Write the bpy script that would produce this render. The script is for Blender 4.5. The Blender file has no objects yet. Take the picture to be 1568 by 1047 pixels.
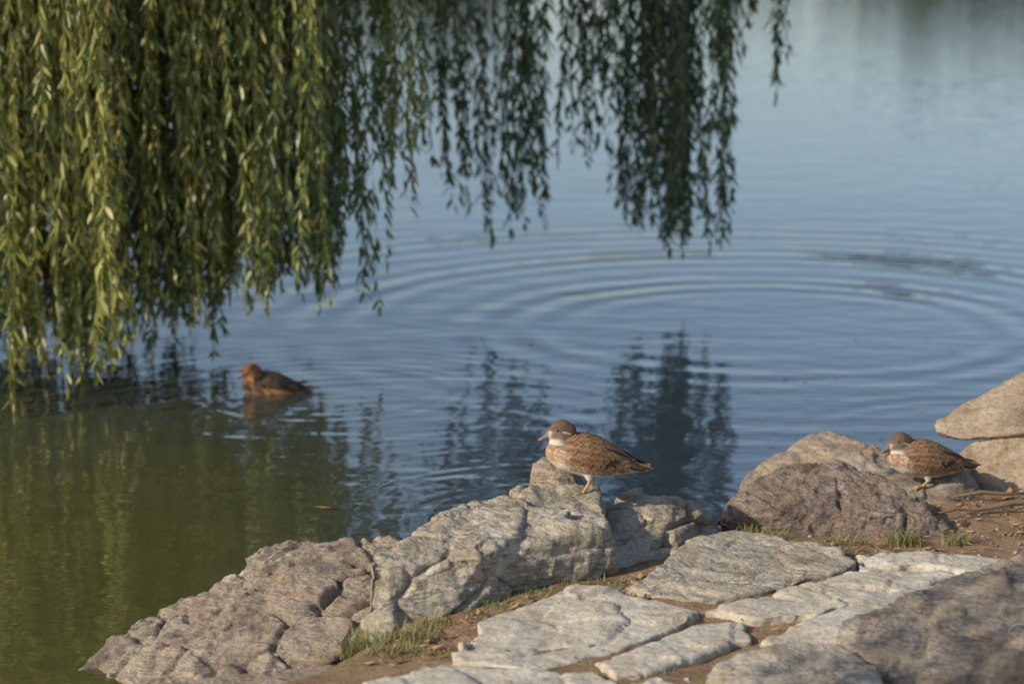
import bpy, bmesh, math, random
import numpy as np
from mathutils import Vector, noise, Matrix

random.seed(4); rng=np.random.RandomState(7)
scene=bpy.context.scene
scene.view_settings.view_transform='Standard'; scene.view_settings.look='None'; scene.view_settings.exposure=0

# ------------------------------------------------------------ helpers
def link(ob,parent=None):
    scene.collection.objects.link(ob)
    if parent is not None: ob.parent=parent
    return ob
def new_mesh_obj(name,verts,faces,mat=None,parent=None,smooth=True,cols=None):
    me=bpy.data.meshes.new(name); me.from_pydata(verts,[],faces); me.update()
    if smooth: me.polygons.foreach_set('use_smooth',[True]*len(me.polygons))
    if cols is not None:
        a=me.color_attributes.new('Col','FLOAT_COLOR','POINT')
        a.data.foreach_set('color',np.asarray(cols,dtype=np.float32).ravel())
    if mat: me.materials.append(mat)
    return link(bpy.data.objects.new(name,me),parent)
def empty(name,loc=(0,0,0),rot=(0,0,0)):
    e=bpy.data.objects.new(name,None); e.location=loc; e.rotation_euler=rot; e.empty_display_size=.1
    scene.collection.objects.link(e); return e
def remeshed(bm,vox):
    me=bpy.data.meshes.new('tmp'); bm.to_mesh(me); bm.free()
    ob=bpy.data.objects.new('tmp',me); scene.collection.objects.link(ob)
    m=ob.modifiers.new('r','REMESH'); m.mode='VOXEL'; m.voxel_size=vox
    dg=bpy.context.evaluated_depsgraph_get()
    out=bpy.data.meshes.new_from_object(ob.evaluated_get(dg))
    bpy.data.objects.remove(ob,do_unlink=True)
    return out
def tube(path,radii,n=6):
    V=[];F=[]
    P=[Vector(p) for p in path]
    for i,p in enumerate(P):
        d=(P[min(i+1,len(P)-1)]-P[max(i-1,0)]).normalized()
        a=d.cross(Vector((0.31,0.95,0.05))).normalized(); b=d.cross(a)
        for k in range(n):
            t=2*math.pi*k/n; V.append(p+(a*math.cos(t)+b*math.sin(t))*radii[i])
    for i in range(len(P)-1):
        for k in range(n):
            F.append((i*n+k,i*n+(k+1)%n,(i+1)*n+(k+1)%n,(i+1)*n+k))
    F.append(tuple(range(n-1,-1,-1))); F.append(tuple(range((len(P)-1)*n,len(P)*n)))
    return V,F
def merge(parts):
    V=[];F=[]
    for v,f in parts:
        o=len(V); V+= [tuple(x) for x in v]; F+=[tuple(i+o for i in q) for q in f]
    return V,F

# ------------------------------------------------------------ node helpers
def mat_new(name):
    m=bpy.data.materials.new(name); m.use_nodes=True; nt=m.node_tree
    b=nt.nodes['Principled BSDF']; return m,nt,b
def ramp(nt,src,stops,interp='LINEAR'):
    r=nt.nodes.new('ShaderNodeValToRGB'); r.color_ramp.interpolation=interp
    e=r.color_ramp.elements
    while len(e)<len(stops): e.new(.5)
    for i,(p,c) in enumerate(stops):
        e[i].position=p; e[i].color=c if len(c)==4 else (*c,1)
    nt.links.new(src,r.inputs[0]); return r.outputs[0]
def noise_n(nt,vec,scale,detail=5,rough=.6,dist=0):
    n=nt.nodes.new('ShaderNodeTexNoise'); n.inputs['Scale'].default_value=scale
    n.inputs['Detail'].default_value=detail; n.inputs['Roughness'].default_value=rough; n.inputs['Distortion'].default_value=dist
    nt.links.new(vec,n.inputs['Vector']); return n.outputs['Fac']
def mapping(nt,vec,scale=(1,1,1),rot=(0,0,0)):
    m=nt.nodes.new('ShaderNodeMapping'); m.inputs['Scale'].default_value=scale; m.inputs['Rotation'].default_value=rot
    nt.links.new(vec,m.inputs['Vector']); return m.outputs[0]
def math_n(nt,op,a,b=None,c=None):
    n=nt.nodes.new('ShaderNodeMath'); n.operation=op
    for i,x in enumerate((a,b,c)):
        if x is None: continue
        if isinstance(x,(int,float)): n.inputs[i].default_value=x
        else: nt.links.new(x,n.inputs[i])
    return n.outputs[0]
def mix(nt,fac,a,b,bt='MIX'):
    n=nt.nodes.new('ShaderNodeMixRGB'); n.blend_type=bt
    for i,x in enumerate((fac,a,b)):
        if isinstance(x,(int,float)): n.inputs[i].default_value=x
        elif isinstance(x,tuple): n.inputs[i].default_value=(*x,1)
        else: nt.links.new(x,n.inputs[i])
    return n.outputs[0]
def bump(nt,h,strength,dist,prev=None):
    b=nt.nodes.new('ShaderNodeBump'); b.inputs['Strength'].default_value=strength; b.inputs['Distance'].default_value=dist
    nt.links.new(h,b.inputs['Height'])
    if prev is not None: nt.links.new(prev,b.inputs['Normal'])
    return b.outputs[0]

# ------------------------------------------------------------ materials
def rock_mat(name,dark,mid,light,warm,tilt=(0,.25,.3),strat=14,rough_b=1.0,stc=.4,fisc=.5):
    m,nt,b=mat_new(name)
    tc=nt.nodes.new('ShaderNodeTexCoord').outputs['Object']
    n1=noise_n(nt,tc,4.5,6,.62,.3)
    st=noise_n(nt,mapping(nt,tc,(2.5,3,strat*2),tilt),1.6,6,.68,.5)
    n3=noise_n(nt,tc,55,4,.7)
    base=ramp(nt,n1,[(.3,dark),(.45,mid),(.66,light)])
    fis=ramp(nt,st,[(.455,(1,1,1)),(.485,(0,0,0)),(.50,(0,0,0)),(.53,(1,1,1))])
    gate=ramp(nt,n1,[(.42,(0,0,0)),(.55,(1,1,1))])
    fm=mix(nt,gate,(1,1,1),fis)
    base=mix(nt,math_n(nt,'MULTIPLY',ramp(nt,st,[(.33,(1,1,1)),(.48,(0,0,0))]),stc),base,dark)
    wf=ramp(nt,noise_n(nt,tc,6,4,.6),[(.47,(0,0,0)),(.68,(1,1,1))])
    base=mix(nt,math_n(nt,'MULTIPLY',wf,.65),base,warm)
    sp=ramp(nt,n3,[(.33,(.6,.6,.6)),(.5,(1,1,1)),(.7,(1.2,1.2,1.18))])
    base=mix(nt,.8,base,sp,'MULTIPLY')
    base=mix(nt,fisc,base,fm,'MULTIPLY')
    nt.links.new(base,b.inputs['Base Color']); b.inputs['Roughness'].default_value=.9
    b.inputs['Specular IOR Level'].default_value=.15
    p=bump(nt,st,.9*rough_b,.03)
    p=bump(nt,n3,.8*rough_b,.007,p)
    p=bump(nt,noise_n(nt,tc,20,5,.7),.8*rough_b,.014,p)
    nt.links.new(p,b.inputs['Normal']); return m
M_rock=rock_mat('rock_grey',(.18,.155,.115),(.36,.325,.26),(.49,.455,.38),(.42,.335,.23),strat=8,stc=.3)
M_rock2=rock_mat('rock_brown',(.13,.105,.083),(.29,.245,.195),(.42,.37,.30),(.35,.25,.17))
M_gran=rock_mat('rock_granite',(.085,.064,.055),(.225,.18,.15),(.36,.30,.255),(.29,.205,.155),(.5,.2,.2),6,1.6)
M_tan=rock_mat('rock_tan',(.17,.13,.095),(.31,.25,.18),(.41,.34,.255),(.35,.255,.17),(.1,.2,0),6,.8,.2,.2)
M_flag=rock_mat('flagstone_mat',(.30,.265,.21),(.445,.41,.34),(.55,.52,.45),(.44,.365,.265),(.3,.0,.3),1.5,.6,.3,.15)

def soil():
    m,nt,b=mat_new('soil')
    tc=nt.nodes.new('ShaderNodeTexCoord').outputs['Object']
    c=ramp(nt,noise_n(nt,tc,6,6,.65),[(.3,(.13,.08,.045)),(.5,(.26,.165,.092)),(.7,(.36,.255,.155))])
    g=ramp(nt,noise_n(nt,tc,3,4,.5),[(.5,(0,0,0)),(.66,(1,1,1))])
    c=mix(nt,math_n(nt,'MULTIPLY',g,.45),c,(.14,.15,.05))
    c=mix(nt,.7,c,ramp(nt,noise_n(nt,tc,90,4,.7),[(.3,(.5,.45,.4)),(.6,(1.2,1.2,1.2))]),'MULTIPLY')
    nt.links.new(c,b.inputs['Base Color']); b.inputs['Roughness'].default_value=.95
    p=bump(nt,noise_n(nt,tc,25,5,.7),1,.02); p=bump(nt,noise_n(nt,tc,120,3,.7),.8,.006,p)
    nt.links.new(p,b.inputs['Normal']); return m
M_soil=soil()

def water():
    m,nt,b=mat_new('water_mat')
    tc=nt.nodes.new('ShaderNodeTexCoord').outputs['Object']
    sep=nt.nodes.new('ShaderNodeSeparateXYZ'); nt.links.new(tc,sep.inputs[0])
    wob=nt.nodes.new('ShaderNodeTexNoise'); wob.inputs['Scale'].default_value=.8; wob.inputs['Detail'].default_value=1.5
    nt.links.new(tc,wob.inputs['Vector'])
    sub=nt.nodes.new('ShaderNodeVectorMath'); sub.operation='MULTIPLY_ADD'
    nt.links.new(wob.outputs['Color'],sub.inputs[0]); sub.inputs[1].default_value=(.2,.2,0); nt.links.new(tc,sub.inputs[2])
    flat=nt.nodes.new('ShaderNodeVectorMath'); flat.operation='MULTIPLY'; nt.links.new(sub.outputs[0],flat.inputs[0]); flat.inputs[1].default_value=(1,1,0)
    def sstep(x,a,b_,lo=0,hi=1):
        e=nt.nodes.new('ShaderNodeMapRange'); e.interpolation_type='SMOOTHSTEP'; nt.links.new(x,e.inputs[0])
        e.inputs[1].default_value=a; e.inputs[2].default_value=b_; e.inputs[3].default_value=lo; e.inputs[4].default_value=hi
        return e.outputs[0]
    def ring(cx,cy,lam,r0,r1,r2,r3,amp,mod=1.2):
        d=nt.nodes.new('ShaderNodeVectorMath'); d.operation='DISTANCE'
        nt.links.new(flat.outputs[0],d.inputs[0]); d.inputs[1].default_value=(cx+.1,cy+.1,0)
        r=d.outputs['Value']
        s=math_n(nt,'SINE',math_n(nt,'MULTIPLY',r,2*math.pi/lam))
        env=math_n(nt,'MULTIPLY',sstep(r,r0,r1),sstep(r,r2,r3,1,0))
        pk=math_n(nt,'MULTIPLY_ADD',math_n(nt,'SINE',math_n(nt,'MULTIPLY',r,2*math.pi/(lam*3.7))),.4,.6)
        ns=ramp(nt,noise_n(nt,tc,mod,2,.5),[(.33,(.4,.4,.4)),(.60,(1,1,1))])
        return math_n(nt,'MULTIPLY',math_n(nt,'MULTIPLY',math_n(nt,'MULTIPLY',s,env),pk),math_n(nt,'MULTIPLY',ns,amp))
    main=ring(1.5,13.9,.33,.5,1.6,3.2,5.0,.0046,.9)
    h=math_n(nt,'MULTIPLY',main,sstep(sep.outputs[1],11.7,14.2,.32,1))
    for a in ((-.95,12.15,.14,.15,.4,.7,1.6,.0009),(.1,9.6,.11,.05,.3,.6,1.7,.0009),(-.4,11.1,.16,.1,.5,1.2,2.4,.0008),(2.3,11.0,.2,.1,.5,1.2,2.4,.0008)):
        h=math_n(nt,'ADD',h,ring(*a))
    fine=noise_n(nt,mapping(nt,tc,(1,1.8,1)),1.9,2,.5)
    h=math_n(nt,'ADD',h,math_n(nt,'MULTIPLY',fine,.008))
    fine2=noise_n(nt,mapping(nt,tc,(1,1.5,1)),11,2,.5)
    h=math_n(nt,'ADD',h,math_n(nt,'MULTIPLY',fine2,.0009))
    nt.links.new(bump(nt,h,1,1),b.inputs['Normal'])
    g=math_n(nt,'MULTIPLY',sstep(sep.outputs[0],.4,-1.5),sstep(sep.outputs[1],14.5,9.0))
    murk=mix(nt,noise_n(nt,tc,1.5,4,.6),(.040,.048,.018),(.088,.084,.024))
    col=mix(nt,g,(.026,.040,.058),murk)
    nt.links.new(col,b.inputs['Base Color'])
    b.inputs['Roughness'].default_value=.035; b.inputs['IOR'].default_value=1.62
    return m
M_water=water()

def attr_mat(name,rough=.8,noise_s=60,transl=0,spots=False,bumpd=.002,spec=.3,namp=.8):
    m,nt,b=mat_new(name)
    at=nt.nodes.new('ShaderNodeAttribute'); at.attribute_name='Col'
    tc=nt.nodes.new('ShaderNodeTexCoord').outputs['Object']
    c=at.outputs['Color']
    if not transl:
        nn=noise_n(nt,tc,noise_s,3,.6)
        c=mix(nt,namp,c,ramp(nt,nn,[(.3,(.7,.7,.7)),(.7,(1.2,1.2,1.2))]),'MULTIPLY')
    if spots:
        v=nt.nodes.new('ShaderNodeTexVoronoi'); v.inputs['Scale'].default_value=75
        nt.links.new(mapping(nt,tc,(.75,1,1.25),(0,.5,0)),v.inputs['Vector'])
        sp=ramp(nt,v.outputs['Distance'],[(.22,(1,1,1)),(.55,(0,0,0))])
        c=mix(nt,math_n(nt,'MULTIPLY',sp,at.outputs['Alpha']),c,(.56,.44,.32))
    nt.links.new(c,b.inputs['Base Color']); b.inputs['Roughness'].default_value=rough
    b.inputs['Specular IOR Level'].default_value=spec
    if not transl:
        nt.links.new(bump(nt,noise_n(nt,mapping(nt,tc,(1,3,3)),90,4,.7),.6,bumpd),b.inputs['Normal'])
    else:
        tr=nt.nodes.new('ShaderNodeBsdfTranslucent'); nt.links.new(c,tr.inputs['Color'])
        ms=nt.nodes.new('ShaderNodeMixShader'); ms.inputs[0].default_value=transl
        nt.links.new(b.outputs[0],ms.inputs[1]); nt.links.new(tr.outputs[0],ms.inputs[2])
        nt.links.new(ms.outputs[0],nt.nodes['Material Output'].inputs['Surface'])
    return m
M_leaf=attr_mat('willow_leaf',.42,3,.3,spec=.6)
M_grass=attr_mat('grass_blade',.7,5,.25)
M_plume=attr_mat('duck_plumage',.8,80,0,True,.003,.12)
M_feather=attr_mat('duck_feather',.7,140,0,False,.0012,.15,.4)
M_litter=attr_mat('litter',.8,40)
def plain(name,col,rough=.5,sc=50):
    m,nt,b=mat_new(name); tc=nt.nodes.new('ShaderNodeTexCoord').outputs['Object']
    nt.links.new(mix(nt,.6,col,ramp(nt,noise_n(nt,tc,sc,4,.6),[(.3,(.6,.6,.6)),(.7,(1.3,1.3,1.3))]),'MULTIPLY'),b.inputs['Base Color'])
    b.inputs['Roughness'].default_value=rough; return m
M_bill=plain('duck_bill',(.14,.12,.11),.4,120)
M_leg=plain('duck_leg',(.40,.25,.12),.6,120)
M_eye=plain('duck_eye',(.006,.004,.003),.08)
M_white=plain('duck_white',(.68,.63,.56),.7)
M_bark=plain('willow_bark',(.14,.10,.07),.9,9)
M_twig=plain('willow_twig',(.27,.24,.08),.7,9)
M_far=attr_mat('distant_foliage',.8,.3)

# ------------------------------------------------------------ ground + water
SX=[-300,-6,-3,-1.9,-1.55,-1.0,-.6,-.3,0,.6,1.0,1.6,2.2,3.2,5,9,300]
SY=[5.0,5.0,5.6,6.2,6.5,6.85,7.2,7.75,8.0,8.45,8.9,9.45,9.75,9.9,9.5,8.5,8]
def ground_z(x,y):
    s=np.interp(x,SX,SY)-y
    d=max(s, -5.6-x, y-150, x-110)
    t=max(0,min(1,(d+.35)/.5)); t=t*t*(3-2*t)
    z=-.8+t*1.0
    if d>.15:
        if d>4: z+=min(1.2,(d-4)*.03)
        z+= .018*noise.noise(Vector((x*2.5,y*2.5,0)))+.008*noise.noise(Vector((x*9,y*9,3)))
        a=max(0,min(1,(x+.5)/.4))*max(0,min(1,(8.7-y)/.4))
        z+=.028*a
    return z
def axis(lo,hi,step,far):
    a=list(np.arange(lo,hi,step)); s=step
    x=lo; L=[]
    while x>-far: s*=1.3; x-=s; L.append(x)
    s=step; x=a[-1]; R=[]
    while x<far: s*=1.3; x+=s; R.append(x)
    return L[::-1]+a+R
xs=axis(-2.4,2.8,.04,1500); ys=axis(5.8,10.2,.04,1500)
gv=[(x,y,ground_z(x,y)) for y in ys for x in xs]
nx=len(xs)
gf=[(j*nx+i,j*nx+i+1,(j+1)*nx+i+1,(j+1)*nx+i) for j in range(len(ys)-1) for i in range(nx-1)]
new_mesh_obj('ground',gv,gf,M_soil)
new_mesh_obj('water',[(-60,-3,0),(130,-3,0),(130,165,0),(-60,165,0)],[(0,1,2,3)],M_water,smooth=False)

# ------------------------------------------------------------ rocks
def disp_rock(me,seed,amp,strat,sdir,crack,fine=1.0,fa=1.0):
    n=len(me.vertices)
    off=Vector((seed*3.7,seed*1.9,seed*.7)); sd=Vector(sdir).normalized()
    nz=noise.noise; vor=noise.voronoi; cv=noise.cell_vector; half=Vector((.5,.5,.5))
    out=np.empty((n,3),dtype=np.float32)
    for i,v in enumerate(me.vertices):
        p=v.co; q=p+off
        w=nz(q*2.5)*.9+nz(q*7)*.3
        d=amp*.9*w
        r=Vector((q.x*4.2+w*.35,q.y*4.2+w*.25,q.z*5.5)); ds,pt=vor(r)
        h=cv(pt[0]*37.3)-half; d+=amp*fa*((r-pt[0]).dot(h)*2.4+h.x*.9)
        if crack>0:
            e=ds[1]-ds[0]
            if e<.10: d-=crack*(1-e/.10)*max(0,min(1,.4+2.4*nz(q*3+Vector((0,5,0)))))
        r=Vector((q.x*11,q.y*11,q.z*16+w)); ds,pt=vor(r)
        h=cv(pt[0]*37.3)-half; d+=amp*.36*fa*((r-pt[0]).dot(h)*2.4+h.x)
        u=p.dot(sd)*strat+w*1.1+seed
        f=u-math.floor(u)
        saw=f if f<.85 else (1-f)/.15*.85
        d+=amp*.9*(saw-.4)*max(0,min(1,.5+2.2*nz(q*2+Vector((9,0,0)))))
        d+=amp*.28*fine*(nz(q*26)+.6*nz(q*60))
        out[i]=p+v.normal*d
    me.vertices.foreach_set('co',out.ravel())
def rock(name,hulls,mat,seed=1,vox=.009,amp=.018,strat=14,sdir=(.25,-.3,1),crack=.02,smooth=2,fine=1.0,fa=1.0):
    bm=bmesh.new()
    for h in hulls:
        b2=bmesh.new()
        vs=[b2.verts.new(p) for p in h]
        r=bmesh.ops.convex_hull(b2,input=vs)
        bad=[g for g in r['geom_interior'] if isinstance(g,bmesh.types.BMVert)]
        if bad: bmesh.ops.delete(b2,geom=bad,context='VERTS')
        t=bpy.data.meshes.new('t'); b2.to_mesh(t); b2.free(); bm.from_mesh(t); bpy.data.meshes.remove(t)
    me=remeshed(bm,vox)
    b=bmesh.new(); b.from_mesh(me)
    bmesh.ops.delete(b,geom=[v for v in b.verts if v.co.z<-.12],context='VERTS')
    for _ in range(smooth): bmesh.ops.smooth_vert(b,verts=b.verts,factor=.5,use_axis_x=True,use_axis_y=True,use_axis_z=True)
    b.normal_update(); b.to_mesh(me); b.free(); me.update()
    disp_rock(me,seed,amp,strat,sdir,crack,fine,fa)
    me.update(); me.polygons.foreach_set('use_smooth',[True]*len(me.polygons))
    me.name=name; me.materials.clear(); me.materials.append(mat)
    return link(bpy.data.objects.new(name,me))

left_block=[(-.476,7.46,.0),(-.478,7.62,.395),(-.386,7.43,.0),(-.40,7.60,.39),(-.322,8.0,.37),(-.09,7.72,.385),(-.096,7.72,.1),
            (-.147,8.27,.44),(.04,8.30,.45),(.02,7.9,.41),(.10,7.90,.1),(-.42,8.0,.0),(-.1,8.5,0),(.2,8.5,0),(-.32,8.05,.34)]
mid_block=[(-.12,7.76,.1),(-.08,7.80,.36),(.15,7.93,.12),(.12,8.0,.40),(.32,8.02,.385),(.37,8.00,.12),(.34,8.06,.41),(.31,8.44,.435),(.04,8.36,.455),
           (-.147,8.27,.44),(.0,8.6,0),(.33,8.65,0),(.38,8.10,.1)]
shelf_block=[(.30,8.12,.24),(.41,8.05,.15),(.60,8.40,.19),(.66,8.48,.1),(.30,8.50,.34),(.45,8.57,.39),(.60,8.58,.355),(.72,8.63,.28),(.79,8.60,.1),(.5,8.8,0),(.8,8.75,0),(.3,8.6,0),(.4,8.05,.05)]
rock('shore_boulder',[left_block,mid_block,shelf_block],M_rock,3,.0085,.018,11,(.35,-.25,1),.034,1)
rock('rock_peak',[[(.05,8.50,.38),(.075,8.53,.50),(.11,8.50,.535),(.19,8.50,.53),(.225,8.52,.49),(.28,8.52,.40),(.16,8.44,.42),(.2,8.66,.3),(.08,8.62,.3),(.245,8.46,.41)]],M_rock2,6,.0065,.007,16,(.9,-.3,.5),.012,0)
rock('shore_ledge',[[(-1.44,7.70,-.02),(-1.366,7.84,.07),(-1.07,8.06,.15),(-.954,8.23,.2),(-1.13,7.45,.0),(-.66,7.40,.08),(-.716,7.6,.19),(-1.15,7.62,.10),(-1.4,7.8,-.2),(-.5,8.2,-.2),(-.5,7.4,-.2),(-1.2,7.4,-.2),(-.95,8.3,-.2)],
     [(-.95,8.2,.2),(-.897,8.25,.27),(-.818,8.27,.285),(-.516,8.26,.28),(-.30,8.30,.275),(-.668,7.85,.25),(-.476,7.55,.15),(-.716,7.58,.18),(-.40,7.6,.2),(-.66,7.42,.08),(-.9,8.3,-.2),(-.3,8.4,-.2),(-.45,7.45,-.1),(-.95,7.7,-.1),(-.95,7.75,.17)]],
     M_rock2,9,.009,.026,12,(.25,-.75,.9),.036,1,1.0,.85)
rock('shore_slab',[[(-1.80,7.16,-.03),(-1.55,7.34,.03),(-1.1,7.38,.07),(-.66,7.38,.11),(-.45,7.36,.15),(-.40,6.3,.22),(-1.9,6.3,.08),(-1.8,7.2,-.3),(-.4,7.4,-.3),(-.4,6.5,-.3),(-1.9,6.3,-.3)]],M_rock2,11,.014,.012,10,(.1,-.2,1),.02,1)
rock('granite_boulder',[[(.757,8.88,.18),(.812,8.83,.29),(.885,8.69,.29),(.976,8.88,.375),(1.18,8.93,.42),(1.28,8.9,.415),(1.433,8.80,.36),(1.58,8.70,.26),(1.655,8.66,.18),(1.546,8.55,.14),(1.314,8.60,.14),(1.13,8.68,.16),(1.13,8.70,.33),
     (.963,8.68,.17),(1.38,8.62,.29),(.8,9.05,.1),(1.2,9.2,.1),(1.6,9.0,.1)]],M_gran,14,.0095,.020,7,(.7,.2,.8),.02,2,1.6)
rock('shore_rock',[[(.96,10.15,-.1),(.99,10.15,.05),(1.155,10.2,.14),(1.28,10.2,.235),(1.36,10.18,.25),(1.5,10.0,.245),(1.66,9.85,.16),(1.1,9.7,.0),(1.5,9.5,.15),(1.0,9.9,.03),(1.8,9.8,-.1),(1.2,9.4,-.1),(1.3,10.4,-.1)]],M_rock2,17,.013,.020,9,(-.3,-.3,1),.025,2)
rock('overhanging_boulder',[[(1.70,9.52,.39),(1.72,9.62,.42),(1.97,9.8,.50),(2.12,9.75,.59),(2.6,9.9,.76),(3.1,9.8,.7),(3.1,9.4,.5),(2.6,9.3,.50),(1.8,9.45,.37),(2.1,9.42,.43),(2.2,10.1,.4),(2.9,10.1,.3),(1.76,9.6,.34)]],M_tan,20,.015,.014,8,(-.4,0,1),.01,6,.6,.5)
rock('shore_rock',[[(1.80,9.55,.30),(1.86,9.45,.36),(2.07,9.48,.41),(2.5,9.4,.42),(1.86,9.40,.20),(1.95,9.33,.15),(2.1,9.30,.15),(2.6,9.2,.2),(2.8,9.7,.3),(2.0,9.9,.1),(2.7,9.9,.1),(1.7,9.7,.1)]],M_tan,23,.014,.014,8,(-.2,.2,1),.012,5,.7,.6)
rock('shore_rock',[[(1.42,9.12,.15),(1.45,9.10,.245),(1.75,9.20,.27),(1.8,9.4,.3),(1.5,9.35,.25),(1.9,9.25,.15),(1.6,9.0,.15),(1.4,9.4,.1),(1.8,9.6,.1)]],M_rock2,26,.010,.012,10,(0,0,1),.01,3)
rock('foreground_boulder',[[(1.0,7.18,.26),(1.03,7.24,.31),(1.245,7.3,.40),(1.45,7.38,.45),(1.62,7.44,.50),(2.2,7.5,.55),(1.0,7.08,.2),(1.15,6.9,.24),(1.5,6.7,.36),(2.3,6.7,.45),(1.1,7.2,.1),(2.3,7.6,.1),(1.2,6.7,.1)]],M_rock2,29,.014,.02,9,(-.3,.1,1),.02,2)
rock('foreground_boulder',[[(.52,6.80,.2),(.62,6.98,.27),(.80,7.07,.30),(1.0,7.1,.29),(1.1,6.9,.28),(1.1,6.5,.28),(.6,6.4,.27),(.5,6.6,.22),(.45,6.9,.1),(1.1,7.15,.1)]],M_rock,32,.014,.014,9,(0,.3,1),.012,2)

# ------------------------------------------------------------ flagstones
def flag(poly,z,th=.09,seed=1,tilt=(0,0),mat=M_flag,name='flagstone',grow=.018):
    bm=bmesh.new()
    cx=sum(p[0] for p in poly)/len(poly); cy=sum(p[1] for p in poly)/len(poly)
    pl=[]
    for x,y in poly:
        L=math.hypot(x-cx,y-cy); pl.append((x+(x-cx)/L*grow,y+(y-cy)/L*grow))
    poly=pl; pts=[]
    for i,p in enumerate(poly):
        q=poly[(i+1)%len(poly)]; L=math.hypot(q[0]-p[0],q[1]-p[1]); k=max(1,int(L/.03))
        for j in range(k):
            t=j/k; x=p[0]+(q[0]-p[0])*t; y=p[1]+(q[1]-p[1])*t
            a=noise.noise(Vector((x*7,y*7,seed)))*.026+noise.noise(Vector((x*22,y*22,seed+3)))*.016
            b=noise.noise(Vector((x*7,y*7,seed+9)))*.026+noise.noise(Vector((x*22,y*22,seed+12)))*.016
            pts.append((x+a,y+b))
    top=[bm.verts.new((x,y,z+(x-cx)*tilt[0]+(y-cy)*tilt[1])) for x,y in pts]
    bot=[bm.verts.new((x,y,z-th)) for x,y in pts]
    n=len(pts)
    bm.faces.new(top); bm.faces.new(bot[::-1])
    for i in range(n): bm.faces.new((top[i],bot[i],bot[(i+1)%n],top[(i+1)%n]))
    bmesh.ops.recalc_face_normals(bm,faces=bm.faces)
    me=remeshed(bm,.010)
    b=bmesh.new(); b.from_mesh(me)
    bmesh.ops.smooth_vert(b,verts=b.verts,factor=.5,use_axis_x=True,use_axis_y=True,use_axis_z=True)
    b.normal_update(); b.to_mesh(me); b.free(); me.update()
    disp_rock(me,seed,.0095,9,(.3,-.5,1),.010,.7,1.0)
    me.update(); me.polygons.foreach_set('use_smooth',[True]*len(me.polygons))
    me.materials.clear(); me.materials.append(mat); me.name=name
    return link(bpy.data.objects.new(name,me))
flag([(-.19,7.17),(-.08,7.34),(-.092,7.44),(.188,7.80),(.37,7.75),(.59,7.54),(.56,7.45),(.357,7.22),(.19,7.06),(.07,7.0),(-.168,7.09)],.249,seed=2,tilt=(.0,.02))
flag([(.42,7.80),(.57,8.14),(.65,8.32),(.81,8.42),(1.16,8.22),(1.17,8.06),(.83,7.76),(.64,7.69),(.48,7.74)],.268,seed=4,tilt=(-.02,.05),mat=M_rock)
flag([(.64,7.56),(.84,7.72),(1.14,7.94),(1.45,8.01),(1.52,7.95),(1.22,7.72),(1.0,7.53),(.8,7.48)],.254,seed=6)
flag([(.25,7.05),(.42,7.2),(.57,7.40),(.73,7.44),(.735,7.27),(.43,6.98),(.33,6.93)],.245,seed=8)
flag([(.78,7.26),(.95,7.46),(1.24,7.70),(1.5,7.88),(1.9,7.85),(1.8,7.5),(1.35,7.3),(1.0,7.12)],.255,seed=10,tilt=(.02,0))
flag([(-.43,6.86),(-.2,7.02),(.03,6.95),(.23,6.94),(.3,6.85),(.2,6.4),(-.4,6.4)],.241,seed=12)
flag([(1.22,8.20),(1.45,8.22),(1.9,8.12),(1.9,7.93),(1.6,7.97),(1.45,8.06),(1.22,8.06)],.255,seed=14)
flag([(.32,6.80),(.42,6.92),(.52,6.92),(.5,6.4),(.28,6.4)],.24,seed=16)

# ------------------------------------------------------------ litter, pebbles, grass
V=[];F=[];C=[]
for i in range(700):
    r=random.random()
    if r<.45: x=random.uniform(1.2,2.1); y=random.uniform(8.3,9.3)
    elif r<.8: x=random.uniform(-.45,1.2); y=7.1+ (x+.45)*.75+random.uniform(-.1,.25)
    else: x=random.uniform(-.4,1.8); y=random.uniform(6.8,8.4)
    z=ground_z(x,y)+random.uniform(.004,.014)
    if z<.1: continue
    a=random.uniform(0,6.28); L=random.uniform(.008,.028); W=L*random.uniform(.2,.5)
    o=len(V); d=Vector((math.cos(a),math.sin(a),random.uniform(-.25,.3))); w=Vector((-math.sin(a),math.cos(a),random.uniform(-.4,.4)))
    p=Vector((x,y,z)); V+=[p-d*L,p+w*W,p+d*L+Vector((0,0,.004)),p-w*W]; F.append((o,o+1,o+2,o+3))
    c=random.choice([(.34,.20,.09,1),(.20,.12,.06,1),(.38,.24,.12,1),(.10,.07,.04,1),(.30,.23,.14,1)]); C+=[c]*4
new_mesh_obj('leaf_litter',V,F,M_litter,cols=C,smooth=False)
bm=bmesh.new()
for i in range(200):
    r=random.random()
    if r<.5: x=random.uniform(1.1,2.1); y=random.uniform(8.25,9.3)
    else: x=random.uniform(-.3,1.2); y=7.15+(x+.45)*.72+random.uniform(-.1,.25)
    s=random.uniform(.003,.011)
    M=Matrix.Translation((x,y,ground_z(x,y)+s*.3))@Matrix.Rotation(random.random()*6,4,'Z')@Matrix.Diagonal((s*random.uniform(.8,1.5),s,s*.7,1))
    bmesh.ops.create_icosphere(bm,subdivisions=2,radius=1,matrix=M)
for v in bm.verts: v.co+=Vector((noise.noise(v.co*150),noise.noise(v.co*150+Vector((5,0,0))),0))*.003
me=bpy.data.meshes.new('pebbles'); bm.to_mesh(me); bm.free(); me.materials.append(M_tan); link(bpy.data.objects.new('pebbles',me))
parts=[]
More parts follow.
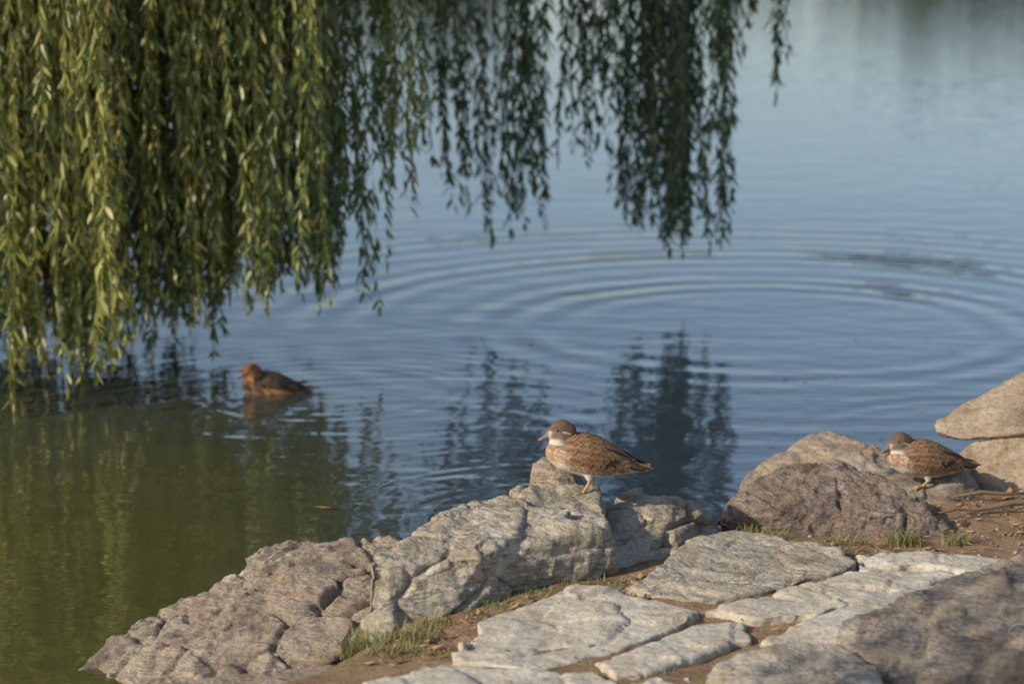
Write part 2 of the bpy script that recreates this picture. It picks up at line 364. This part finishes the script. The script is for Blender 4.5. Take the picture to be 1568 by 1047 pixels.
for (x,y,a,L,r) in ((1.95,8.95,.3,.45,.012),(1.85,9.1,-.2,.3,.008),(2.0,9.05,.9,.3,.007),(1.7,8.85,.1,.22,.006)):
    p=Vector((x,y,.235)); d=Vector((math.cos(a),math.sin(a)*.5,.08))
    parts.append(tube([p-d*L*.5,p-d*L*.1+Vector((0,0,.015)),p+d*L*.2+Vector((0,.01,0)),p+d*L*.5],[r*.6,r,r*.9,r*.4],7))
v,f=merge(parts); new_mesh_obj('driftwood',v,f,M_bark)

V=[];F=[];C=[]
def tuft(x,y,n,r,hh,z0=None):
    for i in range(n):
        a=random.uniform(0,6.28); q=r*math.sqrt(random.random()); bx=x+q*math.cos(a); by=y+q*math.sin(a)*.6
        bz=(ground_z(bx,by) if z0 is None else z0)-.005
        h=hh*random.uniform(.4,1.15); l=random.uniform(.2,1.0)*h; b=random.uniform(0,6.28)
        lean=Vector((math.cos(b),math.sin(b),0)); w=Vector((-math.sin(b),math.cos(b),0))*random.uniform(.0013,.0026)
        o=len(V); p=Vector((bx,by,bz))
        for s in (0,.35,.7): 
            c=p+Vector((0,0,h*s*(1-.25*s)))+lean*l*s*s; V.extend([c-w*(1-s*.6),c+w*(1-s*.6)])
        V.append(p+Vector((0,0,h*.78))+lean*l)
        F.extend([(o,o+1,o+3,o+2),(o+2,o+3,o+5,o+4),(o+4,o+5,o+6)])
        g=random.random(); c=(.15+.11*g,.19+.07*g,.07,1) if g<.7 else (.38,.32,.17,1); C.extend([c]*7)
for t in [(.80,8.60,190,.10,.075),(.93,8.57,130,.08,.06),(1.22,8.50,110,.08,.05),(1.42,8.46,150,.07,.09),(1.60,8.44,90,.05,.07),(1.9,8.6,60,.15,.04),
          (-.42,7.38,150,.09,.12,.15),(-.50,7.40,110,.05,.13,.14),(-.32,7.36,150,.09,.08),(-.25,7.50,90,.07,.05),(-.36,7.24,180,.11,.06,.2),(.35,7.93,60,.1,.04),
          (-.1,7.62,60,.08,.03),(.1,7.80,60,.08,.03),(.52,7.95,60,.05,.04),(.62,7.47,40,.07,.03),(1.05,7.95,50,.12,.03),(-.2,7.2,70,.08,.035),(-.58,7.95,50,.05,.08,.2),(.45,7.0,30,.05,.03),(1.3,8.30,80,.15,.035),(.2,7.85,80,.12,.03),(-.02,7.68,70,.08,.035)]: tuft(*t)
new_mesh_obj('grass',V,F,M_grass,cols=C,smooth=False)
new_mesh_obj('floating_leaf',[(-.83,9.80,.006),(-.79,9.775,.007),(-.74,9.755,.012),(-.70,9.752,.02),(-.745,9.775,.006),(-.79,9.80,.005)],[(0,1,5),(1,2,4,5),(2,3,4)],M_litter,cols=[(.65,.40,.12,1)]*6)
V=[];F=[];C=[]
for i in range(34):
    x=random.uniform(.9,3.2); y=random.uniform(10.9,13.6)
    if i>26: x=random.uniform(-1.5,1); y=random.uniform(9.6,12)
    a=random.uniform(0,6.28); L=random.uniform(.006,.02); W=L*random.uniform(.3,.6); o=len(V)
    V+=[(x-L*math.cos(a),y-L*math.sin(a),.004),(x+W*math.sin(a),y-W*math.cos(a),.007),(x+L*math.cos(a),y+L*math.sin(a),.009),(x-W*math.sin(a),y+W*math.cos(a),.007)]
    F.append((o,o+1,o+2,o+3)); C+=[random.choice([(.05,.04,.03,1),(.08,.06,.04,1),(.3,.27,.2,1)])]*4
new_mesh_obj('floating_debris',V,F,M_litter,cols=C,smooth=False)

# ------------------------------------------------------------ ducks
CH=[(-.098,.150,.046,.045),(-.06,.146,.066,.062),(0,.139,.076,.072),(.05,.130,.070,.066),(.10,.118,.053,.052),(.15,.104,.031,.036),(.19,.093,.015,.024)]
CX=[c[0] for c in CH]
def prof(x): return (np.interp(x,CX,[c[1] for c in CH]),np.interp(x,CX,[c[2] for c in CH]),np.interp(x,CX,[c[3] for c in CH]))
def chain(bm,pts,steps=7):
    for a,b in zip(pts[:-1],pts[1:]):
        for k in range(steps+1):
            t=k/steps; x,z,r,w=[a[i]+(b[i]-a[i])*t for i in range(4)]
            bmesh.ops.create_uvsphere(bm,u_segments=20,v_segments=14,radius=1,matrix=Matrix.Translation((x,0,z))@Matrix.Diagonal((r,w,r,1)))
def sm(a,b,x): t=max(0,min(1,(x-a)/(b-a))); return t*t*(3-2*t)
def lerp(a,b,t): return tuple(a[i]+(b[i]-a[i])*t for i in range(len(a)))
def build_duck(name,loc,yaw,pitch,kind='hen',legs=True,leg=.068,hd=(0,0),scale=1.0):
    root=empty(name,loc,(0,0,yaw)); root.scale=(scale,)*3
    dz=leg-.068
    def T(p):
        x,y,z=p; c,s=math.cos(pitch),math.sin(pitch); zx=z-.09
        return (x*c+zx*s, y, .09+dz+zx*c-x*s)
    hx,hz=hd
    bm=bmesh.new(); chain(bm,CH)
    chain(bm,[(-.092,.150,.048,.046),(-.094+hx*.4,.180+hz*.5,.039,.036),(-.088+hx,.206+hz,.034,.031),(-.088+hx,.228+hz,.041,.035)])
    chain(bm,[(-.088+hx,.228+hz,.041,.035),(-.070+hx,.224+hz,.037,.031)],3)
    chain(bm,[(-.088+hx,.229+hz,.041,.035),(-.110+hx,.223+hz,.029,.025),(-.130+hx,.214+hz,.017,.015)],5)
    if legs:
        for s in (-1,1):
            for k in range(5):
                t=k/4; bmesh.ops.create_uvsphere(bm,u_segments=14,v_segments=10,radius=1,matrix=Matrix.Translation((.008+.005*t,s*.033,.10-.036*t))@Matrix.Diagonal((.028-.015*t,.024-.012*t,.026-.01*t,1)))
    me=remeshed(bm,.0038)
    b=bmesh.new(); b.from_mesh(me)
    for _ in range(5): bmesh.ops.smooth_vert(b,verts=b.verts,factor=.5,use_axis_x=True,use_axis_y=True,use_axis_z=True)
    b.to_mesh(me); b.free()
    cols=[]; hc=Vector((-.088+hx,.226+hz))
    if kind=='hen': crown=(.125,.085,.062);cheek=(.185,.14,.11);breast=(.33,.215,.14);belly=(.66,.58,.48);back=(.16,.095,.055);white=(.60,.53,.45)
    else: crown=(.17,.075,.034);cheek=(.27,.125,.06);breast=(.13,.07,.045);belly=(.40,.25,.14);back=(.06,.042,.033);white=(.30,.17,.09)
    for v in me.vertices:
        x,y,z=v.co; c0,h0,w0=prof(x)
        el=(z-c0)/max(h0,.01)
        spot=0
        if z>.184+hz*.6 and x<-.040+hx:
            u=x-hc.x; w=z-hc.y
            c=lerp(cheek,crown,sm(-.004,.014,w+(u*.4 if u>0 else 0)))
            ch=sm(-.018,-.030,w)*sm(.01,-.015,u)
            c=lerp(c,white,ch*.75)
            if -.048<u<-.038 and w<.004 : c=lerp(c,white,.6)
            if .000<u<.032 and abs(w-(.006-.35*u))<.0030: c=lerp(c,white,.9)
        else:
            c=lerp(breast,back,sm(.1,.75,el))
            c=lerp(c,belly,sm(-.35,-.75,el))
            spot=(1-sm(.3,.8,el))*(1-sm(-.35,-.75,el))*(1-sm(.06,.12,x))*.7
            nk=sm(.165,.192,z)*sm(-.035,-.065,x)
            c=lerp(c,lerp(cheek,white,.25 if x<-.11 else 0),nk); spot*=1-nk
            if x>.10 and el<0: c=lerp(c,white,.5)
            if kind!='hen': spot*=.1; c=lerp(c,(.46,.24,.10),sm(.25,.05,el)*sm(-.04,.0,x)*.95)
        cols.append((*c,spot))
        v.co=T((x,y,z))
    a=me.color_attributes.new('Col','FLOAT_COLOR','POINT'); a.data.foreach_set('color',np.array(cols,dtype=np.float32).ravel())
    me.polygons.foreach_set('use_smooth',[True]*len(me.polygons)); me.materials.clear(); me.materials.append(M_plume)
    link(bpy.data.objects.new('body',me),root)
    V=[];F=[];C=[]
    def feather(x0,phi,L,W,th,side,cc,ce,o0=.003,o1=.009,lift=0,tip_only=False):
        base=len(V); S=7
        n=random.uniform(.85,1.12)
        for i in range(S+1):
            s=i/S
            wd=W*(min(1,.45+s*1.6) if s<.62 else math.sqrt(max(0.0,1-((s-.62)/.385)**2))+.02)
            for t in (-1,-.72,0,.72,1):
                xx=x0+L*s*math.cos(th)
                c0,h0,w0=prof(xx)
                ph=phi-(L*s*math.sin(th)-t*wd)/max(h0,.03)
                ph=min(ph,math.pi/2+.1)
                off=o0+(o1-o0)*s - abs(t)*.0012
                V.append(T((xx,side*((w0+off)*math.cos(ph)),c0+(h0+off)*math.sin(ph)+lift*s)))
                edge=(s>.86) if tip_only else (abs(t)>.9 or s>.9)
                c_=ce if edge else (lerp(cc,(cc[0]*.45,cc[1]*.45,cc[2]*.45),.85) if t==0 else cc)
                C.append((c_[0]*n,c_[1]*n,c_[2]*n,1))
        for i in range(S):
            for k in range(4):
                q=base+i*5+k; F.append((q,q+1,q+6,q+5))
    if kind=='hen': fc=(.185,.108,.060);fe=(.31,.20,.118);dk=(.042,.034,.031);de=(.21,.14,.09);ph0=-.14
    else: fc=(.055,.040,.032);fe=(.12,.085,.055);dk=(.028,.026,.026);de=(.09,.065,.045);ph0=.24
    for side in (-1,1):
        for i in range(6): feather(.06+.013*i,.75-.06*i,.118,.0080,-.02+.03*i,side,dk,de,.007,.012,.010)
        for i in range(9): feather(.020+.008*i,ph0+.04+.14*i,.092,.013,.02,side,lerp(fc,dk,.9 if i<3 else .2),de if i<3 else fe,.006,.011,.004)
        for j in range(7):
            for i in range(7,-1,-1):
                x0=-.085+.024*i+(.012 if j%2 else 0)+random.uniform(-.004,.004)
                ph=ph0+.255*j+random.uniform(-.05,.05)
                if i<1 and j<2: continue
                if ph>1.65: continue
                feather(x0,ph,.044+.003*i,.0135,.08+random.uniform(-.10,.10),side,lerp(fc,(.25,.155,.09) if kind=='hen' else (.10,.07,.045),random.random()*.5),lerp(fe,fc,random.random()*.5),.004,.0105)
        if kind=='hen':
            for j in range(3):
                for i in range(8):
                    feather(-.07+.02*i+.01*(j%2),-.33-.19*j,.028,.010,-.05,side,lerp((.28,.18,.115),(.50,.40,.30),j*.3),(.58,.47,.35),.0015,.005,0,True)
        for i in range(4): feather(.150,1.35-.4*i,.086-.004*i,.011,.0,side,dk if i%2 else fc,fe,.002,.006,-.004 if kind=='hen' else .012)
    new_mesh_obj('wing_feathers',V,F,M_feather,root,cols=C)
    S=9; V=[];F=[];nn=14
    for i in range(S+1):
        s=i/S; x=-.130-.042*s+hx; z=.2145-.020*s-.003*math.sin(s*3.14)+hz
        rnd=math.sqrt(max(0,1-max(0,(s-.72)/.29)**2))
        hh=(.0125*(1-s)**1.1+.0048)*rnd+.0004; ww=(.0120-.0020*math.sin(s*3.14)*1)*rnd+.0004
        for k in range(nn):
            t=2*math.pi*k/nn; V.append(T((x,ww*math.cos(t),z+hh*math.sin(t))))
    for i in range(S):
        for k in range(nn): F.append((i*nn+k,i*nn+(k+1)%nn,(i+1)*nn+(k+1)%nn,(i+1)*nn+k))
    F.append(tuple(range(S*nn,S*nn+nn)))
    new_mesh_obj('bill',V,F,M_bill,root)
    for s,nm in ((-1,'eye_l'),(1,'eye_r')):
        for r,yo,mt,n2 in ((.0085,.0280,M_white,'_ring'),(.0062,.0315,M_eye,'')):
            if kind!='hen' and n2: continue
            bm=bmesh.new(); bmesh.ops.create_uvsphere(bm,u_segments=16,v_segments=12,radius=1,matrix=Matrix.Diagonal((r,r*.55,r*.9,1)))
            me=bpy.data.meshes.new(nm+n2); bm.to_mesh(me); bm.free(); me.materials.append(mt); me.polygons.foreach_set('use_smooth',[True]*len(me.polygons))
            o=link(bpy.data.objects.new(nm+n2,me),root); o.location=T((-.103+hx,s*(yo-.003),.234+hz))
    if legs:
        for s,nm,fx in ((-1,'leg_l',-.012),(1,'leg_r',.032)):
            hip=Vector(T((.012,s*.033,.080)))
            ank=Vector((.5*(hip.x+fx)+.012,s*.033,max(.03,leg*.66))); foot=Vector((fx,s*.035,.008))
            parts=[tube([hip,ank,ank.lerp(foot,.5),foot],[.0095,.0062,.0048,.0055],10)]
            tips=[]
            for a in (-.5,0,.5):
                tip=foot+Vector((-.046*math.cos(a),.046*math.sin(a),-.004)); tips.append(tip)
                parts.append(tube([foot,foot.lerp(tip,.5)+Vector((0,0,.002)),tip],[.0044,.0037,.0018],7))
            parts.append(tube([foot,foot+Vector((.016,0,-.003))],[.003,.0015],6))
            w=[foot+Vector((0,0,.001))]+[foot.lerp(t,.88) for t in tips]
            parts.append((w,[(0,1,2),(0,2,3)]))
            v,f=merge(parts); new_mesh_obj(nm,v,f,M_leg,root)
    return root
build_duck('mandarin_duck',(.26,8.395,.425),.10,.03)
build_duck('mandarin_duck',(1.60,9.17,.252),.22,-.04,leg=.042,hd=(-.004,-.012),scale=.98)
build_duck('mandarin_duck',(-1.24,12.1,-.096),.10,-.06,kind='drake',legs=False,scale=.95)

# ------------------------------------------------------------ willow
LV=[];LC=[];TW=[]
def strand(x,y,zt,zb,lean,tone,dens=.027,leafL=.098,twig=True):
    n=max(6,int((zt-zb)/.16)); ph=random.uniform(0,6.28); am=random.uniform(.01,.06); ph2=random.uniform(0,6.28)
    def P(s): 
        z=zt+(zb-zt)*s
        return np.array([x+lean*(s-1)*.8+am*math.sin(ph+z*2.4),y+am*math.sin(ph2+z*2.1),z])
    path=[P(i/n) for i in range(n+1)]
    TW.append(tube([Vector(p) for p in path],[.0028-.0018*i/n for i in range(n+1)],3))
    k=int((zt-zb)/dens)
    s=np.sort(rng.rand(k)); s=s**.92
    base=np.array([P(t) for t in s])
    a=rng.rand(k)*6.283; spread=rng.uniform(.10,1.05,k)
    d=np.stack([np.cos(a)*spread+lean*.3+.06,np.sin(a)*spread,-np.ones(k)],1); d/=np.linalg.norm(d,axis=1)[:,None]
    r=rng.randn(k,3); w=np.cross(d,r); w/=np.linalg.norm(w,axis=1)[:,None]
    nrm=np.cross(d,w)
    L=leafL*rng.uniform(.55,1.2,k)*(1-.3*np.clip((s-.9)/.1,0,1)); W=.0098*rng.uniform(.7,1.25,k)
    L=L[:,None];W=W[:,None]; down=np.array([0,0,-1.0]); curl=(rng.rand(k)*.25)[:,None]
    pts=[base, base+d*L*.33+w*W, base+d*L*.33-w*W, base+d*L*.68+w*W*.75+down*L*curl*.4, base+d*L*.68-w*W*.75+down*L*curl*.4, base+d*L*.96+down*L*curl+nrm*L*.08]
    LV.append(np.stack(pts,1).reshape(-1,3))
    g=rng.rand(k)**1.5; y_=(rng.rand(k)<.05)
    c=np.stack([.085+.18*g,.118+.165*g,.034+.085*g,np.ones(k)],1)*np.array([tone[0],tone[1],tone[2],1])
    c[y_,:3]=[.38,.32,.10]
    LC.append(np.repeat(c,6,axis=0))
def bunch(x,y,zb,n,r,zt,lean,tone,zv=.25,dens=.027):
    for _ in range(n):
        q=r*math.sqrt(random.random()); a=random.uniform(0,6.28)
        strand(x+q*math.cos(a),y+q*math.sin(a)*1.3,zt+random.uniform(-.3,.3),max(.03,zb+abs(random.gauss(0,zv))),lean+random.uniform(-.14,.14),tone,dens)
warm=(1.62,1.48,1.0); midt=(1.5,1.48,1.2); cool_shade=(.60,.76,.90)  # leaf tints with light painted in: left mass sunlit, centre clusters in shade
for i in range(590):
    x=random.uniform(-3.7,-.96)
    yf=np.interp(x,[-3.7,-2.2,-1.0],[12.9,12.5,12.3])
    y=yf+1.35*random.random()**1.2
    if x<-2.15: zb=random.uniform(.03,.20)
    elif x<-1.6: zb=random.uniform(.06,.40)
    else: zb=random.uniform(.32,.66)
    zb=max(.03,zb+.12*noise.noise(Vector((x*4,y*2,0)))+abs(random.gauss(0,.09)))
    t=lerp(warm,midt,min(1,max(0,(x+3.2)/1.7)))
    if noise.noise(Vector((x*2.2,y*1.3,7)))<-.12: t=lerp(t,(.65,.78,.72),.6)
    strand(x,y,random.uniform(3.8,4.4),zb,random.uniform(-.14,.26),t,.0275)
for i in range(190):
    x=random.uniform(-4.0,-1.15); y=random.uniform(14.3,15.6)
    zb=random.uniform(.25,.7) if x<-2 else random.uniform(.5,.9)
    strand(x,y,4.2,zb,random.uniform(-.1,.2),(.7,.84,.78),.032)
for i in range(95):
    x=random.uniform(-3.7,-1.85)
    strand(x,random.uniform(11.4,12.5),random.uniform(3.7,4.1),random.uniform(.02,.16)+max(0,(x+2.35)*.4),random.uniform(-.1,.15),warm,.028)
for px,zb,n in ((-.98,.55,7),(-.92,.75,7),(-.84,.3,2),(-.78,.22,2),(-.76,.42,3),(-.66,.80,4),(-.60,1.0,5),(-.54,.78,2),(-.70,1.05,8),(-.48,1.2,5),(-1.02,.38,2),(-.88,.9,8),(-1.15,.15,2),(-1.3,.2,2)):
    bunch(px,random.uniform(12.8,13.6),zb,n,.08,4.0,.12,midt,.12,.030)
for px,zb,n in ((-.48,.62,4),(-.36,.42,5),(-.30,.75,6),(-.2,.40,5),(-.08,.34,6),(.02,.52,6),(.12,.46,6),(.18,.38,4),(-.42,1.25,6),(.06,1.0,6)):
    bunch(px,random.uniform(14.5,15.4),zb,n,.11,4.2,.12,(.78,.92,.98),.25,.03)  # centre strands tinted darker, shade put into the leaf colour
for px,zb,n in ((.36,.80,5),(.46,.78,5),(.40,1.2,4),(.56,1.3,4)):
    bunch(px,random.uniform(14.6,15.3),zb,n,.08,4.2,.12,(.75,.88,.9),.2,.03)  # shade painted into these leaf tints too
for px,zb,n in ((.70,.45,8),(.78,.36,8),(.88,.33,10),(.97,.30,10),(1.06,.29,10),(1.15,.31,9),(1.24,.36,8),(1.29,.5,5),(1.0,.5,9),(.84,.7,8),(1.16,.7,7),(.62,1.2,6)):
    bunch(px,random.uniform(14.6,15.5),zb,n,.11,4.2,.05,cool_shade,.16,.029)
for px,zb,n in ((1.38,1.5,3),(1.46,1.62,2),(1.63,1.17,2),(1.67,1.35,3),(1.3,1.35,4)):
    bunch(px,15.1,zb,n,.03,4.2,.06,cool_shade,.1)
def leaf_mesh(lv,lc,name,parent):
    nl=len(lv)//6; b=np.arange(nl)*6
    me=bpy.data.meshes.new(name)
    me.vertices.add(len(lv)); me.vertices.foreach_set('co',lv.astype(np.float32).ravel())
    loops=np.concatenate([np.stack([b,b+2,b+1],1),np.stack([b+1,b+2,b+4,b+3],1),np.stack([b+3,b+4,b+5],1)],1).ravel()
    me.loops.add(len(loops)); me.loops.foreach_set('vertex_index',loops.astype(np.int32))
    st=(np.arange(nl)*10)[:,None]+np.array([0,3,7])[None]
    me.polygons.add(nl*3); me.polygons.foreach_set('loop_start',st.ravel().astype(np.int32))
    me.update(calc_edges=True); me.validate()
    a=me.color_attributes.new('Col','FLOAT_COLOR','POINT'); a.data.foreach_set('color',lc.astype(np.float32).ravel())
    me.materials.append(M_leaf); link(bpy.data.objects.new(name,me),parent)
W=empty('willow_tree',(0,0,0))
leaf_mesh(np.concatenate(LV),np.concatenate(LC),'leaves',W)
v,f=merge(TW); new_mesh_obj('twigs',v,f,M_twig,W)
parts=[tube([(-6.6,14.2,-.2),(-6.5,14.2,1.2),(-6.3,14.1,2.6),(-6.0,14.0,3.6)],[.45,.34,.3,.26],14)]
for (ex,ey) in ((-3.5,12.2),(-2.2,12.8),(-1.0,13.0),(-.1,14.9),(1.1,15.1),(1.7,15.2),(-3.0,14.4),(-4.2,13.2),(-7.5,17),(-9,12.5)):
    s=Vector((-6.05,14.0,3.4)); e=Vector((ex,ey,4.1)); pts=[]
    for k in range(11):
        t=k/10; p=s.lerp(e,t); p.z+=1.7*math.sin(t*math.pi)*.8; p.x+=.15*math.sin(t*9+ex); p.y+=.15*math.cos(t*7+ey); pts.append(p)
    parts.append(tube(pts,[.16*(1-t/10.6)+.008 for t in range(11)],8))
v,f=merge(parts); new_mesh_obj('trunk_and_limbs',v,f,M_bark,W)

# ------------------------------------------------------------ small bank tree left of the camera (dapples the near paving)
el=math.radians(29); sv=Vector((-.81,-.58,0)).normalized(); S=Vector((sv.x*math.cos(el),sv.y*math.cos(el),math.sin(el)))
B=empty('bank_tree',(0,0,0)); LV=[];LC=[];parts=[]
ctr=Vector((1.60,6.98,.3))+S*7.2
base=Vector((ctr.x-.4,ctr.y-.6,.1))
parts.append(tube([base,base.lerp(ctr,.35)+Vector((-.1,-.1,0)),base.lerp(ctr,.75),ctr+Vector((0,0,.6))],[.09,.07,.05,.015],8))
for i in range(18):
    u=Vector((random.gauss(0,1),random.gauss(0,1),random.gauss(0,.8))).normalized()*random.uniform(.35,.95)
    e=ctr+Vector((u.x,u.y,u.z*.9)); s=base.lerp(ctr,random.uniform(.7,1.0)); parts.append(tube([s,s.lerp(e,.5)+Vector((0,0,.08)),e],[.02,.012,.004],5))
    k=55; p=np.array(e)[None]+rng.randn(k,3)*.15; d=rng.randn(k,3); d/=np.linalg.norm(d,axis=1)[:,None]; w=np.cross(d,rng.randn(k,3)); w/=np.linalg.norm(w,axis=1)[:,None]
    L=.07; Wd=.022
    LV.append(np.stack([p,p+d*L*.33+w*Wd,p+d*L*.33-w*Wd,p+d*L*.68+w*Wd*.8,p+d*L*.68-w*Wd*.8,p+d*L],1).reshape(-1,3))
    LC.append(np.tile(np.array([.08,.12,.03,1]),(k*6,1)))
leaf_mesh(np.concatenate(LV),np.concatenate(LC),'leaves',B)
v,f=merge(parts); new_mesh_obj('trunk_and_limbs',v,f,M_bark,B)

# ------------------------------------------------------------ distant trees
n=20000; tx=[]
for i in range(60):
    x=random.uniform(-70,120)
    if 6<x<15: continue
    tx.append((x,random.uniform(156,170),random.uniform(4,8.5),random.uniform(3,6)))
idx=rng.randint(0,len(tx),n); T_=np.array(tx)[idx]
u=rng.randn(n,3); u/=np.linalg.norm(u,axis=1)[:,None]; rr=rng.rand(n)**.4
lump=1+.35*np.sin(u[:,0]*5+T_[:,0])*np.cos(u[:,2]*6)
P=np.stack([T_[:,0]+u[:,0]*T_[:,3]*rr*lump,T_[:,1]+u[:,1]*T_[:,3]*rr*lump,np.maximum(.8,T_[:,2]*.5+u[:,2]*T_[:,2]*.5*rr*lump+.8)],1)
d1=rng.randn(n,3)*.4; d2=rng.randn(n,3)*.4
vv=np.stack([P-d1,P+d2,P+d1,P-d2],1).reshape(-1,3)
g=rng.rand(n); c=np.stack([.04+.04*g,.06+.04*g,.025+.01*g,np.ones(n)],1)
new_mesh_obj('distant_trees',vv.tolist(),(np.arange(n)[:,None]*4+np.arange(4)[None]).tolist(),M_far,smooth=False,cols=np.repeat(c,4,axis=0))

# ------------------------------------------------------------ light, sky, camera
sl=bpy.data.lights.new('sun','SUN'); sl.energy=4.7; sl.angle=math.radians(.55); sl.color=(1,.85,.65)
so=bpy.data.objects.new('sun',sl); link(so); so.rotation_euler=S.to_track_quat('Z','Y').to_euler(); so.location=(-8,-6,9)
w=bpy.data.worlds.new('World'); scene.world=w; w.use_nodes=True; nt=w.node_tree
sky=nt.nodes.new('ShaderNodeTexSky'); sky.sky_type='NISHITA'; sky.sun_disc=False; sky.sun_elevation=el
sky.sun_rotation=math.atan2(sv.x,sv.y)%(2*math.pi); sky.air_density=1.0; sky.dust_density=1.4; sky.ozone_density=2.6
hs=nt.nodes.new('ShaderNodeHueSaturation'); hs.inputs['Saturation'].default_value=.88
bg=nt.nodes['Background']; nt.links.new(sky.outputs[0],hs.inputs['Color']); nt.links.new(hs.outputs[0],bg.inputs[0]); bg.inputs[1].default_value=.15
cd=bpy.data.cameras.new('camera'); cam=bpy.data.objects.new('camera',cd); link(cam)
cam.location=(0,0,2.59); cam.rotation_euler=(math.pi/2-.19,0,0); cd.lens=85; cd.sensor_width=36; cd.clip_end=5000; cd.clip_start=.1
cd.dof.use_dof=True; cd.dof.focus_distance=8.7; cd.dof.aperture_fstop=2.0
scene.camera=cam
